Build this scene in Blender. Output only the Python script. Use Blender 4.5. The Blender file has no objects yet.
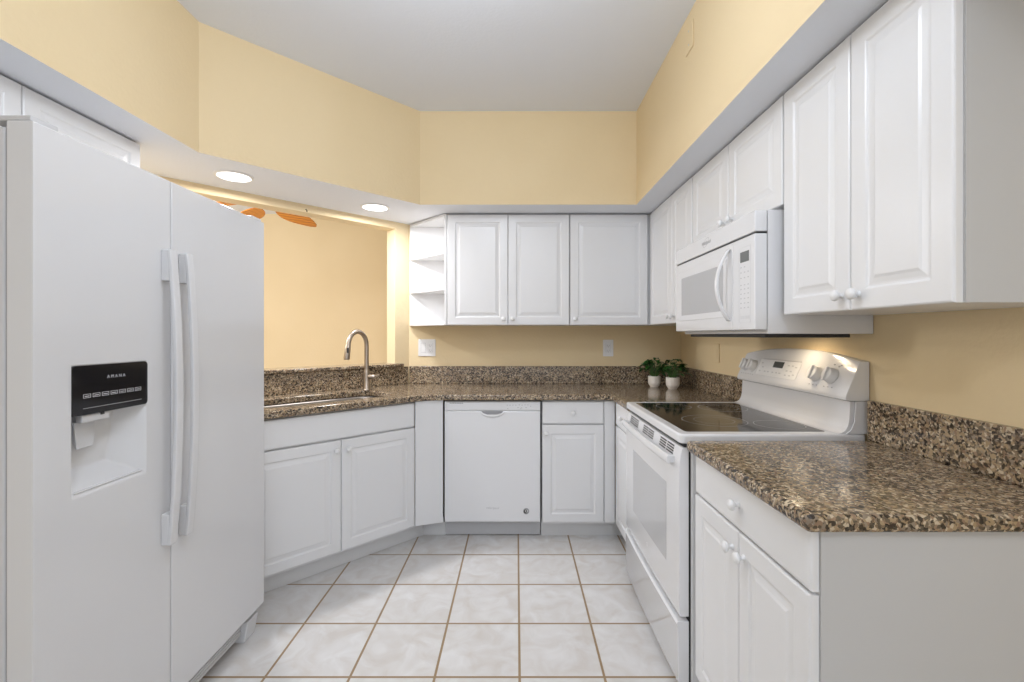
import bpy, bmesh, math, random
from mathutils import Matrix, Vector
random.seed(7)
S = bpy.context.scene
COL = S.collection
R = math.radians
# ------------------------------------------------------------------ camera
cam_d = bpy.data.cameras.new('camera')
cam = bpy.data.objects.new('camera', cam_d); COL.objects.link(cam)
F = 457.0
cam_d.sensor_fit = 'HORIZONTAL'; cam_d.sensor_width = 36.0
cam_d.lens = 36.0 * F / 1024.0
cam_d.shift_x = -(516.4 - 512) / 1024.0
cam_d.shift_y = -(341 - 335) / 1024.0
cam_d.clip_start = 0.02
cam.location = (0, 0, 1.28); cam.rotation_euler = (R(90), 0, 0)
S.camera = cam
# ------------------------------------------------------------------ world, lamps, exposure
S.view_settings.view_transform = 'Standard'
S.view_settings.look = 'None'
S.view_settings.gamma = 1.0
S.view_settings.use_curve_mapping = False
S.view_settings.exposure = 0.19
W = bpy.data.worlds.new('world'); S.world = W; W.use_nodes = True
bg = W.node_tree.nodes['Background']
bg.inputs[0].default_value = (0.92, 0.96, 1.03, 1); bg.inputs[1].default_value = 0.95

def area(name, loc, size, power, color=(1, 0.95, 0.88), shape='DISK', rot=(0, 0, 0), size_y=None, spread=None):
    l = bpy.data.lights.new(name, 'AREA'); l.shape = shape; l.size = size
    if size_y: l.size_y = size_y
    l.energy = power; l.color = color
    if spread: l.spread = R(spread)
    o = bpy.data.objects.new(name, l); COL.objects.link(o)
    o.location = loc; o.rotation_euler = rot
    return o
CEIL = 2.71
SOF = 2.113
def point(name, loc, power, color, radius):
    l = bpy.data.lights.new(name, 'POINT'); l.energy = power; l.color = color; l.shadow_soft_size = radius
    o = bpy.data.objects.new(name, l); COL.objects.link(o); o.location = loc
    return o
COOL = (0.90, 0.97, 1.08)
# two globe ceiling lamps hung over the kitchen floor (above and behind the camera)
point('ceiling_lamp_light', (-0.22, 1.20, 2.42), 17, COOL, 0.12)
point('ceiling_lamp_light', (0.30, -0.75, 2.44), 21, COOL, 0.12)
# the two recessed downlights of the angled soffit
area('downlight_light', (-1.479, 2.394, 2.095), 0.15, 9, (0.97, 0.97, 1.0))
area('downlight_light', (-0.920, 2.974, 2.095), 0.15, 9, (0.97, 0.97, 1.0))
# fill light added to brighten the adjoining dining room, apart from the fan
point('dining_fill_light', (-3.1, 3.1, 1.95), 70, (0.97, 0.98, 1.02), 0.25)
# cooktop lamp under the microwave
area('cooktop_lamp_light', (1.10, 1.86, 1.2705), 0.10, 0.8, (1, 0.80, 0.55), 'RECTANGLE', (0, 0, 0), 0.05)

# ------------------------------------------------------------------ materials
def mat(name, color=(0.8, 0.8, 0.8), rough=0.5, metal=0.0, spec=0.5, coat=0.0):
    m = bpy.data.materials.new(name); m.use_nodes = True
    b = m.node_tree.nodes['Principled BSDF']
    b.inputs['Base Color'].default_value = (*color, 1)
    b.inputs['Roughness'].default_value = rough
    b.inputs['Metallic'].default_value = metal
    b.inputs['Specular IOR Level'].default_value = spec
    b.inputs['Coat Weight'].default_value = coat
    b.inputs['Coat Roughness'].default_value = 0.05
    return m
def N(m, kind, **kw):
    n = m.node_tree.nodes.new(kind)
    for k, v in kw.items(): setattr(n, k, v)
    return n
def L(m, a, b): m.node_tree.links.new(a, b)
def bsdf(m): return m.node_tree.nodes['Principled BSDF']
def coords(m):
    return N(m, 'ShaderNodeTexCoord').outputs['Object']
def noise_bump(m, scale, strength, dist=0.002, detail=3):
    t = N(m, 'ShaderNodeTexNoise'); t.inputs['Scale'].default_value = scale; t.inputs['Detail'].default_value = detail
    L(m, coords(m), t.inputs['Vector'])
    b = N(m, 'ShaderNodeBump'); b.inputs['Strength'].default_value = strength; b.inputs['Distance'].default_value = dist
    L(m, t.outputs['Fac'], b.inputs['Height']); L(m, b.outputs['Normal'], bsdf(m).inputs['Normal'])
def vary(m, c1, c2, scale, detail=2):
    t = N(m, 'ShaderNodeTexNoise'); t.inputs['Scale'].default_value = scale; t.inputs['Detail'].default_value = detail
    L(m, coords(m), t.inputs['Vector'])
    r = N(m, 'ShaderNodeValToRGB')
    r.color_ramp.elements[0].color = (*c1, 1); r.color_ramp.elements[1].color = (*c2, 1)
    r.color_ramp.elements[0].position = 0.35; r.color_ramp.elements[1].position = 0.65
    L(m, t.outputs['Fac'], r.inputs['Fac']); L(m, r.outputs['Color'], bsdf(m).inputs['Base Color'])
def ramp(m, stops, interp='LINEAR'):
    r = N(m, 'ShaderNodeValToRGB'); cr = r.color_ramp; cr.interpolation = interp
    while len(cr.elements) < len(stops): cr.elements.new(0.5)
    for e, (p, c) in zip(cr.elements, stops): e.position = p; e.color = (*c, 1)
    return r

M_wall = mat('cream_wall_paint', (0.80, 0.64, 0.38), 0.75, spec=0.25)
vary(M_wall, (0.81, 0.655, 0.41), (0.83, 0.675, 0.43), 2.0); noise_bump(M_wall, 55, 0.35, 0.004)
M_ceil = mat('white_ceiling_paint', (0.81, 0.84, 0.90), 0.85, spec=0.2); noise_bump(M_ceil, 70, 0.3, 0.003)
M_soffit = mat('white_soffit_paint', (0.84, 0.86, 0.90), 0.8, spec=0.2); noise_bump(M_soffit, 70, 0.25, 0.003)
M_cab = mat('white_cabinet_foil', (0.80, 0.80, 0.805), 0.30, spec=0.5)
vary(M_cab, (0.795, 0.795, 0.80), (0.805, 0.805, 0.81), 3)
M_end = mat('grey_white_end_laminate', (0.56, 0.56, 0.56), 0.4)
M_kick = mat('white_toe_kick', (0.74, 0.74, 0.74), 0.45)
M_app = mat('white_appliance_enamel', (0.80, 0.80, 0.81), 0.13, spec=0.5, coat=0.3)
M_fridge = mat('white_textured_fridge_enamel', (0.70, 0.70, 0.71), 0.09, spec=0.5)
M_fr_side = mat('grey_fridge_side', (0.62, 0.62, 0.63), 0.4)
M_plastic = mat('white_plastic', (0.83, 0.83, 0.83), 0.3)
M_ltgrey = mat('light_grey_plastic', (0.60, 0.60, 0.61), 0.3)
M_mgrey = mat('grey_print', (0.33, 0.33, 0.34), 0.5)
M_key = mat('keypad_print_grey', (0.45, 0.45, 0.46), 0.4)
M_black = mat('black_glossy_plastic', (0.012, 0.012, 0.014), 0.10)
M_dark = mat('dark_plastic', (0.03, 0.03, 0.03), 0.5)
M_gap = mat('black_rubber_and_gap_shade', (0.02, 0.02, 0.02), 0.8)  # gasket rubber, and the painted shade in the range's front gaps
M_glass = mat('black_ceramic_glass', (0.014, 0.014, 0.015), 0.07, spec=0.35)
M_ring = mat('pale_burner_print', (0.42, 0.42, 0.42), 0.35)
M_burner = mat('dark_burner_zone', (0.035, 0.035, 0.037), 0.25)
M_ovenglass = mat('white_oven_glass', (0.55, 0.55, 0.56), 0.06, coat=0.6)
M_mwglass = mat('microwave_screen_glass', (0.50, 0.50, 0.51), 0.08, coat=0.5)
M_display = mat('dark_lcd', (0.06, 0.065, 0.06), 0.15)
M_mwdisp = mat('grey_lcd', (0.16, 0.17, 0.17), 0.2)
M_steel = mat('brushed_nickel', (0.47, 0.40, 0.33), 0.30, metal=1.0)
noise_bump(M_steel, 300, 0.05, 0.0005)
M_sink = mat('stainless_steel_sink', (0.27, 0.245, 0.22), 0.38, metal=1.0)
noise_bump(M_sink, 250, 0.06, 0.0005)
M_pot = mat('cream_ceramic_pot', (0.86, 0.80, 0.72), 0.4); noise_bump(M_pot, 90, 0.05, 0.001)
M_soil = mat('dark_soil', (0.05, 0.035, 0.02), 0.9); noise_bump(M_soil, 120, 0.6, 0.004)
M_leaf = mat('dark_green_leaf', (0.02, 0.10, 0.015), 0.35)
vary(M_leaf, (0.006, 0.038, 0.006), (0.025, 0.13, 0.015), 28)
M_stem = mat('green_stem', (0.06, 0.16, 0.03), 0.5)
M_wood = mat('orange_wood_blade', (0.55, 0.20, 0.02), 0.45)
_w = N(M_wood, 'ShaderNodeTexWave'); _w.inputs['Scale'].default_value = 9; _w.inputs['Distortion'].default_value = 3
_w.bands_direction = 'Y'
L(M_wood, coords(M_wood), _w.inputs['Vector'])
_r = ramp(M_wood, [(0.0, (0.42, 0.11, 0.004)), (0.5, (0.72, 0.25, 0.012)), (1.0, (0.82, 0.34, 0.03))])
L(M_wood, _w.outputs['Fac'], _r.inputs['Fac']); L(M_wood, _r.outputs['Color'], bsdf(M_wood).inputs['Base Color'])
M_bronze = mat('dark_bronze', (0.06, 0.04, 0.025), 0.4, metal=0.8)
M_lamp = mat('lit_lamp_lens', (1, 1, 1), 0.5)
bsdf(M_lamp).inputs['Emission Color'].default_value = (1, 0.98, 0.95, 1); bsdf(M_lamp).inputs['Emission Strength'].default_value = 3.0
M_warmlamp = mat('lit_warm_lens', (1, 1, 1), 0.5)
bsdf(M_warmlamp).inputs['Emission Color'].default_value = (1, 0.78, 0.5, 1); bsdf(M_warmlamp).inputs['Emission Strength'].default_value = 3.0

def make_granite(name, dark=1.0):
    m = mat(name, (0.4, 0.3, 0.2), 0.13, spec=0.5, coat=0.0)
    c = coords(m)
    dn = N(m, 'ShaderNodeTexNoise'); dn.inputs['Scale'].default_value = 70; dn.inputs['Detail'].default_value = 4
    L(m, c, dn.inputs['Vector'])
    vm = N(m, 'ShaderNodeVectorMath', operation='MULTIPLY_ADD')
    L(m, dn.outputs['Color'], vm.inputs[0]); vm.inputs[1].default_value = (0.014, 0.014, 0.014); L(m, c, vm.inputs[2])
    v1 = N(m, 'ShaderNodeTexVoronoi'); v1.inputs['Scale'].default_value = 165
    L(m, vm.outputs[0], v1.inputs['Vector'])
    sx = N(m, 'ShaderNodeSeparateColor'); L(m, v1.outputs['Color'], sx.inputs[0])
    k = dark
    r1 = ramp(m, [(0.0, (0.012*k, 0.010*k, 0.009*k)), (0.15, (0.05*k, 0.033*k, 0.022*k)), (0.27, (0.17*k, 0.11*k, 0.065*k)),
                  (0.40, (0.27*k, 0.165*k, 0.105*k)), (0.50, (0.38*k, 0.27*k, 0.15*k)), (0.70, (0.26*k, 0.205*k, 0.155*k)), (0.85, (0.64*k, 0.53*k, 0.38*k))], 'CONSTANT')
    L(m, sx.outputs[0], r1.inputs['Fac'])
    # broader clouds of grey-brown
    n2 = N(m, 'ShaderNodeTexNoise'); n2.inputs['Scale'].default_value = 22; n2.inputs['Detail'].default_value = 5
    L(m, c, n2.inputs['Vector'])
    r2 = ramp(m, [(0.42, (0.20*k, 0.15*k, 0.10*k)), (0.60, (0.46*k, 0.37*k, 0.25*k))])
    L(m, n2.outputs['Fac'], r2.inputs['Fac'])
    mx = N(m, 'ShaderNodeMix', data_type='RGBA'); mx.inputs['Factor'].default_value = 0.28
    L(m, r1.outputs['Color'], mx.inputs['A']); L(m, r2.outputs['Color'], mx.inputs['B'])
    # black mica flecks
    v3 = N(m, 'ShaderNodeTexVoronoi'); v3.inputs['Scale'].default_value = 125
    L(m, vm.outputs[0], v3.inputs['Vector'])
    s3 = N(m, 'ShaderNodeSeparateColor'); L(m, v3.outputs['Color'], s3.inputs[0])
    lt = N(m, 'ShaderNodeMath', operation='LESS_THAN'); lt.inputs[1].default_value = 0.17
    L(m, s3.outputs[1], lt.inputs[0])
    mm = N(m, 'ShaderNodeMath', operation='MULTIPLY'); mm.inputs[1].default_value = 0.88; L(m, lt.outputs[0], mm.inputs[0])
    mx2 = N(m, 'ShaderNodeMix', data_type='RGBA'); L(m, mm.outputs[0], mx2.inputs['Factor'])
    L(m, mx.outputs['Result'], mx2.inputs['A']); mx2.inputs['B'].default_value = (0.014, 0.012, 0.011, 1)
    L(m, mx2.outputs['Result'], bsdf(m).inputs['Base Color'])
    return m
M_granite = make_granite('brown_speckled_granite', 1.0)

TILE = 0.3175
def make_floor():
    m = mat('mottled_ceramic_floor_tile', (0.7, 0.68, 0.65), 0.32, spec=0.4)
    c = coords(m)
    mp = N(m, 'ShaderNodeMapping'); mp.inputs['Location'].default_value = (-0.012 + 20 * TILE, -1.7099 + 20 * TILE, 0)
    L(m, c, mp.inputs['Vector'])
    br = N(m, 'ShaderNodeTexBrick'); br.offset = 0.0; br.squash = 1.0; br.offset_frequency = 1; br.squash_frequency = 1
    br.inputs['Scale'].default_value = 1.0; br.inputs['Brick Width'].default_value = TILE; br.inputs['Row Height'].default_value = TILE
    br.inputs['Mortar Size'].default_value = 0.0050; br.inputs['Mortar Smooth'].default_value = 0.1; br.inputs['Bias'].default_value = 0
    br.inputs['Color1'].default_value = (0.0, 0.0, 0.0, 1); br.inputs['Color2'].default_value = (1, 1, 1, 1)
    L(m, mp.outputs['Vector'], br.inputs['Vector'])
    # shift the mottling from tile to tile
    va = N(m, 'ShaderNodeVectorMath', operation='MULTIPLY_ADD'); va.inputs[1].default_value = (7.3, 4.1, 2.2)
    L(m, br.outputs['Color'], va.inputs[0]); L(m, c, va.inputs[2])
    n1 = N(m, 'ShaderNodeTexNoise'); n1.inputs['Scale'].default_value = 9; n1.inputs['Detail'].default_value = 7; n1.inputs['Distortion'].default_value = 1.2
    L(m, va.outputs[0], n1.inputs['Vector'])
    r1 = ramp(m, [(0.30, (0.64, 0.60, 0.56)), (0.52, (0.70, 0.68, 0.66)), (0.72, (0.76, 0.75, 0.74))])
    L(m, n1.outputs['Fac'], r1.inputs['Fac'])
    mx = N(m, 'ShaderNodeMix', data_type='RGBA'); L(m, br.outputs['Fac'], mx.inputs['Factor'])
    L(m, r1.outputs['Color'], mx.inputs['A']); mx.inputs['B'].default_value = (0.33, 0.225, 0.12, 1)
    L(m, mx.outputs['Result'], bsdf(m).inputs['Base Color'])
    b = N(m, 'ShaderNodeBump'); b.invert = True; b.inputs['Strength'].default_value = 0.5; b.inputs['Distance'].default_value = 0.002
    L(m, br.outputs['Fac'], b.inputs['Height']); L(m, b.outputs['Normal'], bsdf(m).inputs['Normal'])
    return m
M_floor = make_floor()

# ------------------------------------------------------------------ mesh helpers
def BM(): return bmesh.new()
def tf(verts, M):
    if M is not None:
        for v in verts: v.co = M @ v.co
def box(bm, x0, x1, y0, y1, z0, z1, M=None):
    vs = [bm.verts.new((x, y, z)) for z in (z0, z1) for x, y in ((x0, y0), (x1, y0), (x1, y1), (x0, y1))]
    for f in ((3, 2, 1, 0), (4, 5, 6, 7), (0, 1, 5, 4), (1, 2, 6, 5), (2, 3, 7, 6), (3, 0, 4, 7)):
        bm.faces.new([vs[i] for i in f])
    tf(vs, M); return vs
def prism(bm, poly, z0, z1, M=None):
    a = [bm.verts.new((x, y, z0)) for x, y in poly]; b = [bm.verts.new((x, y, z1)) for x, y in poly]
    n = len(poly)
    bm.faces.new(a[::-1]); bm.faces.new(b)
    for i in range(n): bm.faces.new((a[i], a[(i + 1) % n], b[(i + 1) % n], b[i]))
    tf(a + b, M); return a + b
def lathe(bm, prof, M=None, n=32, cap=True):
    rings = []
    allv = []
    for r, z in prof:
        if r < 1e-6:
            v = bm.verts.new((0, 0, z)); rings.append([v]); allv.append(v)
        else:
            ring = [bm.verts.new((r * math.cos(2 * math.pi * i / n), r * math.sin(2 * math.pi * i / n), z)) for i in range(n)]
            rings.append(ring); allv += ring
    for a, b in zip(rings, rings[1:]):
        if len(a) == 1 and len(b) == 1: continue
        for i in range(n):
            j = (i + 1) % n
            if len(a) == 1: bm.faces.new((a[0], b[j], b[i]))
            elif len(b) == 1: bm.faces.new((a[i], a[j], b[0]))
            else: bm.faces.new((a[i], a[j], b[j], b[i]))
    if cap:
        if len(rings[0]) > 1: bm.faces.new(rings[0][::-1])
        if len(rings[-1]) > 1: bm.faces.new(rings[-1])
    tf(allv, M); return allv
def tube(bm, pts, rad, n=14, M=None):
    """round tube along pts; rad number or list"""
    pts = [Vector(p) for p in pts]; k = len(pts)
    rad = rad if isinstance(rad, (list, tuple)) else [rad] * k
    rings = []; up = None
    for i, p in enumerate(pts):
        t = (pts[min(i + 1, k - 1)] - pts[max(i - 1, 0)]).normalized()
        if up is None:
            up = t.orthogonal().normalized()
        up = (up - t * up.dot(t)).normalized(); s = t.cross(up)
        rings.append([bm.verts.new(p + rad[i] * (math.cos(2 * math.pi * j / n) * up + math.sin(2 * math.pi * j / n) * s)) for j in range(n)])
    for a, b in zip(rings, rings[1:]):
        for j in range(n): bm.faces.new((a[j], a[(j + 1) % n], b[(j + 1) % n], b[j]))
    bm.faces.new(rings[0][::-1]); bm.faces.new(rings[-1])
    tf([v for r in rings for v in r], M)
def loft(bm, secs, close=True, M=None):
    """closed cross sections (lists of 3-vectors) joined and capped"""
    rs = [[bm.verts.new(p) for p in s] for s in secs]; n = len(rs[0])
    for a, b in zip(rs, rs[1:]):
        for j in range(n): bm.faces.new((a[j], a[(j + 1) % n], b[(j + 1) % n], b[j]))
    if close: bm.faces.new(rs[0][::-1]); bm.faces.new(rs[-1])
    tf([v for r in rs for v in r], M)
def rrect(x0, x1, y0, y1, r, n=6):
    out = []
    for cx, cy, a0 in ((x1 - r, y1 - r, 0), (x0 + r, y1 - r, 90), (x0 + r, y0 + r, 180), (x1 - r, y0 + r, 270)):
        for i in range(n + 1):
            a = R(a0 + 90 * i / n); out.append((cx + r * math.cos(a), cy + r * math.sin(a)))
    return out
def annulus(bm, cx, cy, r0, r1, z, n=48, h=0.0006):
    for (ra, rb) in ((r0, r1),):
        A = [bm.verts.new((cx + ra * math.cos(2 * math.pi * i / n), cy + ra * math.sin(2 * math.pi * i / n), z)) for i in range(n)]
        B = [bm.verts.new((cx + rb * math.cos(2 * math.pi * i / n), cy + rb * math.sin(2 * math.pi * i / n), z)) for i in range(n)]
        for i in range(n): bm.faces.new((A[i], B[i], B[(i + 1) % n], A[(i + 1) % n]))

def obj(name, bm, m, parent=None, bevel=0.0, seg=2, smooth=True, loc=None, angle=35, recalc=True):
    if recalc: bmesh.ops.recalc_face_normals(bm, faces=bm.faces)
    me = bpy.data.meshes.new(name); bm.to_mesh(me); bm.free()
    ms = m if isinstance(m, (list, tuple)) else [m]
    for x in ms: me.materials.append(x)
    o = bpy.data.objects.new(name, me); COL.objects.link(o)
    if parent is not None: o.parent = parent
    if loc is not None: o.location = loc
    if smooth:
        me.shade_smooth(); 
        try: me.set_sharp_from_angle(angle=R(angle))
        except Exception: pass
    if bevel:
        b = o.modifiers.new('bevel', 'BEVEL'); b.width = bevel; b.segments = seg; b.limit_method = 'ANGLE'; b.angle_limit = R(40)
        b.harden_normals = True
    return o
def share(src, name, parent, M):
    o = bpy.data.objects.new(name, src.data); COL.objects.link(o); o.parent = parent; o.matrix_local = M
    return o
def tag(o, label, cat, group=None):
    o['label'] = label; o['category'] = cat
    if group: o['group'] = group
    return o
def thing(name, label, cat, loc=(0, 0, 0), rz=0, group=None):
    o = bpy.data.objects.new(name, None); COL.objects.link(o); o.empty_display_size = 0.05
    o.location = loc; o.rotation_euler = (0, 0, R(rz)); tag(o, label, cat, group)
    return o
def struct(name, bm, m, label=None, **kw):
    o = obj(name, bm, m, **kw); o['kind'] = 'structure'
    if label: o['label'] = label
    return o
def text_bm(bm, body, size, M, thick=0.0003, spacing=1.0, shear=0.0):
    c = bpy.data.curves.new('lettering', 'FONT'); c.body = body; c.size = size; c.extrude = thick
    c.align_x = 'CENTER'; c.align_y = 'CENTER'; c.space_character = spacing; c.shear = shear
    o = bpy.data.objects.new('lettering', c); COL.objects.link(o)
    bpy.context.view_layer.update()
    me = bpy.data.meshes.new_from_object(o.evaluated_get(bpy.context.evaluated_depsgraph_get()))
    n0 = len(bm.verts); bm.from_mesh(me); bm.verts.ensure_lookup_table()
    tf(bm.verts[n0:], M)
    bpy.data.objects.remove(o); bpy.data.curves.remove(c); bpy.data.meshes.remove(me)
def FM(ox, oy, oz, ex, ey):
    """frame: local x->ex, y->ey, z->ex x ey"""
    ex = Vector(ex).normalized(); ey = Vector(ey).normalized(); ez = ex.cross(ey)
    return Matrix(((ex.x, ey.x, ez.x, ox), (ex.y, ey.y, ez.y, oy), (ex.z, ey.z, ez.z, oz), (0, 0, 0, 1)))
def front(x, y, z):  # a frame on a face looking along local -Y: x right, y up, z outwards
    return FM(x, y, z, (1, 0, 0), (0, 0, 1))

# ------------------------------------------------------------------ room shell
XL, XR, YB = -1.95, 1.243, 3.45       # left wall, right wall, back wall
D45 = 4.26                            # angled pass-through wall: Y - X = D45
bm = BM(); box(bm, -5.2, 3.2, -3.2, 5.52, -0.05, 0); struct('floor', bm, M_floor, 'mottled cream ceramic tile floor with brown grout')
bm = BM(); box(bm, -5.2, 3.2, -3.2, 5.52, CEIL, CEIL + 0.06); struct('ceiling', bm, M_ceil, 'plain pale grey-white ceiling')
bm = BM(); box(bm, XL - 0.1, XL, -1.8, XL + D45, 0, CEIL); struct('wall_left', bm, M_wall)
bm = BM(); box(bm, XR, XR + 0.1, -0.5, YB + 0.1, 0, CEIL); struct('wall_right', bm, M_wall)
bm = BM(); box(bm, YB - D45, XR, YB, YB + 0.1, 0, CEIL); struct('wall_back', bm, M_wall)
# angled wall with its pass-through opening (local x along the wall, y away from the kitchen)
A45 = Matrix.Translation((XL, XL + D45, 0)) @ Matrix.Rotation(R(45), 4, 'Z')
LEN45 = (YB - D45 - XL) * math.sqrt(2)
xr45 = (-0.894 - XL) * math.sqrt(2); xl45 = 0.16
T45 = 0.118; SILL = 1.045; HEAD = 2.062
bm = BM()
def ring_panel(bm, x0, x1, z0, z1, hx0, hx1, hz0, hz1, y0, y1, M):
    O = [(x0, z0), (x1, z0), (x1, z1), (x0, z1)]; H = [(hx0, hz0), (hx1, hz0), (hx1, hz1), (hx0, hz1)]
    v = {}
    for k, P in (('o', O), ('h', H)):
        for y in (y0, y1): v[k, y] = [bm.verts.new((a, y, b)) for a, b in P]
    for i in range(4):
        j = (i + 1) % 4
        for y in (y0, y1): bm.faces.new((v['o', y][i], v['o', y][j], v['h', y][j], v['h', y][i]))
        bm.faces.new((v['o', y0][i], v['o', y0][j], v['o', y1][j], v['o', y1][i]))
        bm.faces.new((v['h', y0][i], v['h', y0][j], v['h', y1][j], v['h', y1][i]))
    tf([q for l in v.values() for q in l], M)
ring_panel(bm, 0, LEN45, 0, CEIL, xl45, xr45, SILL, HEAD, 0, T45, A45)
struct('wall_left_corner', bm, M_wall, 'angled cream wall with the pass-through opening', bevel=0.008, seg=3)
# adjoining dining room seen through the opening
bm = BM(); box(bm, -5.2, -0.6, 5.4, 5.5, 0, CEIL); struct('wall_far', bm, M_wall)
bm = BM(); box(bm, -0.7, -0.6, YB + 0.1, 5.4, 0, CEIL); struct('wall_dining_right', bm, M_wall)
bm = BM(); box(bm, -5.2, -5.1, -3.2, 5.4, 0, CEIL); struct('wall_dining_left', bm, M_wall)
# soffit: cream drop face, white underside
def make_soffit():
    bm = BM(); e = 0.001
    y0 = -0.45
    inner = [(-1.45, y0), (-1.45, 2.086), (-0.616, 2.92), (0.768, 2.92), (0.768, y0)]
    outer = [(XL, y0), (XL, XL + D45), (YB - D45, YB), (XR, YB), (XR, y0)]
    iv = {z: [bm.verts.new((x, y, z)) for x, y in inner] for z in (SOF, CEIL)}
    ov = {z: [bm.verts.new((x, y, z)) for x, y in outer] for z in (SOF, CEIL)}
    for i in range(4):
        f = bm.faces.new((iv[SOF][i], iv[SOF][i + 1], iv[CEIL][i + 1], iv[CEIL][i])); f.material_index = 0
        f = bm.faces.new((ov[SOF][i], ov[SOF][i + 1], ov[CEIL][i + 1], ov[CEIL][i])); f.material_index = 0
        f = bm.faces.new((iv[SOF][i], iv[SOF][i + 1], ov[SOF][i + 1], ov[SOF][i])); f.material_index = 1
        f = bm.faces.new((iv[CEIL][i], iv[CEIL][i + 1], ov[CEIL][i + 1], ov[CEIL][i])); f.material_index = 0
    for k in (0, 4):
        f = bm.faces.new((iv[SOF][k], ov[SOF][k], ov[CEIL][k], iv[CEIL][k])); f.material_index = 0
    return struct('trim_1', bm, [M_wall, M_soffit], 'cream soffit running round the kitchen with a white underside', smooth=False)
make_soffit()

# ------------------------------------------------------------------ cabinet kit
def panel_bm(bm, x0, x1, z0, z1, t=0.02, raised=True, stile=0.052):
    """thermofoil front: local front at y=0, back at y=t"""
    if raised:
        prof = [(0, t), (0, 0.005), (0.0015, 0.0018), (0.005, 0), (stile, 0), (stile + 0.003, 0.0014), (stile + 0.006, 0.0040), (stile + 0.010, 0.0048),
                (stile + 0.014, 0.0046), (stile + 0.026, 0.0026), (stile + 0.030, 0.0012), (stile + 0.033, 0.0002), (stile + 0.035, 0.0)]
    else:
        prof = [(0, t), (0, 0.007), (0.002, 0.003), (0.006, 0.0008), (0.010, 0)]
    rings = []
    for i, y in prof:
        rings.append([bm.verts.new(p) for p in ((x0 + i, y, z0 + i), (x1 - i, y, z0 + i), (x1 - i, y, z1 - i), (x0 + i, y, z1 - i))])
    for a, b in zip(rings, rings[1:]):
        for i in range(4): bm.faces.new((a[i], a[(i + 1) % 4], b[(i + 1) % 4], b[i]))
    bm.faces.new(rings[-1]); bm.faces.new(rings[0][::-1])
KNOB = [None]
def knob(parent, x, z, y=0.0):
    M = Matrix.Translation((x, y, z)) @ Matrix.Rotation(R(90), 4, 'X')
    if KNOB[0] is None:
        b = BM()
        lathe(b, [(0.0085, 0), (0.0085, 0.002), (0.006, 0.004), (0.0055, 0.010), (0.009, 0.014), (0.0145, 0.017), (0.0155, 0.021), (0.0145, 0.025), (0.010, 0.0285), (0.004, 0.0298), (0, 0.030)], None, 24)
        o = obj('knob', b, M_plastic, parent, angle=80); o.matrix_local = M; KNOB[0] = o
        return o
    return share(KNOB[0], 'knob', parent, M)
def front_part(name, root, x0, x1, z0, z1, raised=True, knobs=(), stile=0.052):
    b = BM(); panel_bm(b, x0, x1, z0, z1, 0.02, raised, stile)
    o = obj(name, b, M_cab, root, smooth=False)
    for kx, kz in knobs: knob(o, kx, kz)
    return o
def base_body(root, w, depth, x0=0.0, ztop=0.8755, kick=True, end_right=False):
    b = BM(); box(b, x0, w, 0.0215, depth, 0.10, ztop)
    o = obj('body', b, M_cab, root, bevel=0.0015)
    if kick:
        b = BM(); box(b, x0, w, 0.085, depth - 0.02, 0, 0.0995); obj('toe_kick', b, M_kick, root)
    return o
DT, DZ, FZ, FT = 0.715, 0.115, 0.728, 0.868    # door top / bottom, drawer bottom / top

# 1 sink cabinet at 45 degrees
sk = thing('sink_base_cabinet', 'white angled double-door base cabinet under the sink', 'cabinet', (-1.2665, 2.1335, 0), 45)
WS = 0.92
# hollow body so that the sink bowl hangs inside it
b = BM()
box(b, 0, 0.018, 0.0215, 0.585, 0.10, 0.8755); box(b, WS - 0.018, WS, 0.0215, 0.585, 0.10, 0.8755)
box(b, 0.0185, WS - 0.0185, 0.57, 0.585, 0.10, 0.8755); box(b, 0.0185, WS - 0.0185, 0.0215, 0.5695, 0.10, 0.118)
box(b, 0.0185, WS - 0.0185, 0.0215, 0.04, 0.70, 0.8755)
box(b, WS / 2 - 0.02, WS / 2 + 0.02, 0.0215, 0.04, 0.1185, 0.6995)
obj('body', b, M_cab, sk, bevel=0.001)
b = BM(); box(b, 0.0, 1.031, 0.085, 0.10, 0, 0.0995); obj('toe_kick', b, M_kick, sk)
front_part('false_drawer', sk, 0.002, WS - 0.002, FZ - 0.005, FT, False)
front_part('door', sk, 0.002, WS / 2 - 0.0015, DZ, DT, True, [(WS / 2 - 0.033, DT - 0.05)])
front_part('door', sk, WS / 2 + 0.0015, WS - 0.002, DZ, DT, True, [(WS / 2 + 0.033, DT - 0.05)])

# filler between sink cabinet and dishwasher
fl = thing('filler_panel', 'narrow plain white filler panel between angled sink cabinet and dishwasher', 'panel', (-0.614, 2.781, 0), 21.5)
b = BM(); box(b, -0.001, 0.1695, 0, 0.018, 0.115, 0.8755); obj('panel', b, M_cab, fl, bevel=0.0015)
b = BM()
prism(b, [(-0.597, 2.926), (-0.453, 2.926), (-0.453, 2.94), (-0.597, 2.94)], 0, 0.1135, fl_inv := (Matrix.Translation((-0.614, 2.781, 0)) @ Matrix.Rotation(R(21.5), 4, 'Z')).inverted())
obj('toe_kick', b, M_kick, fl)

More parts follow.
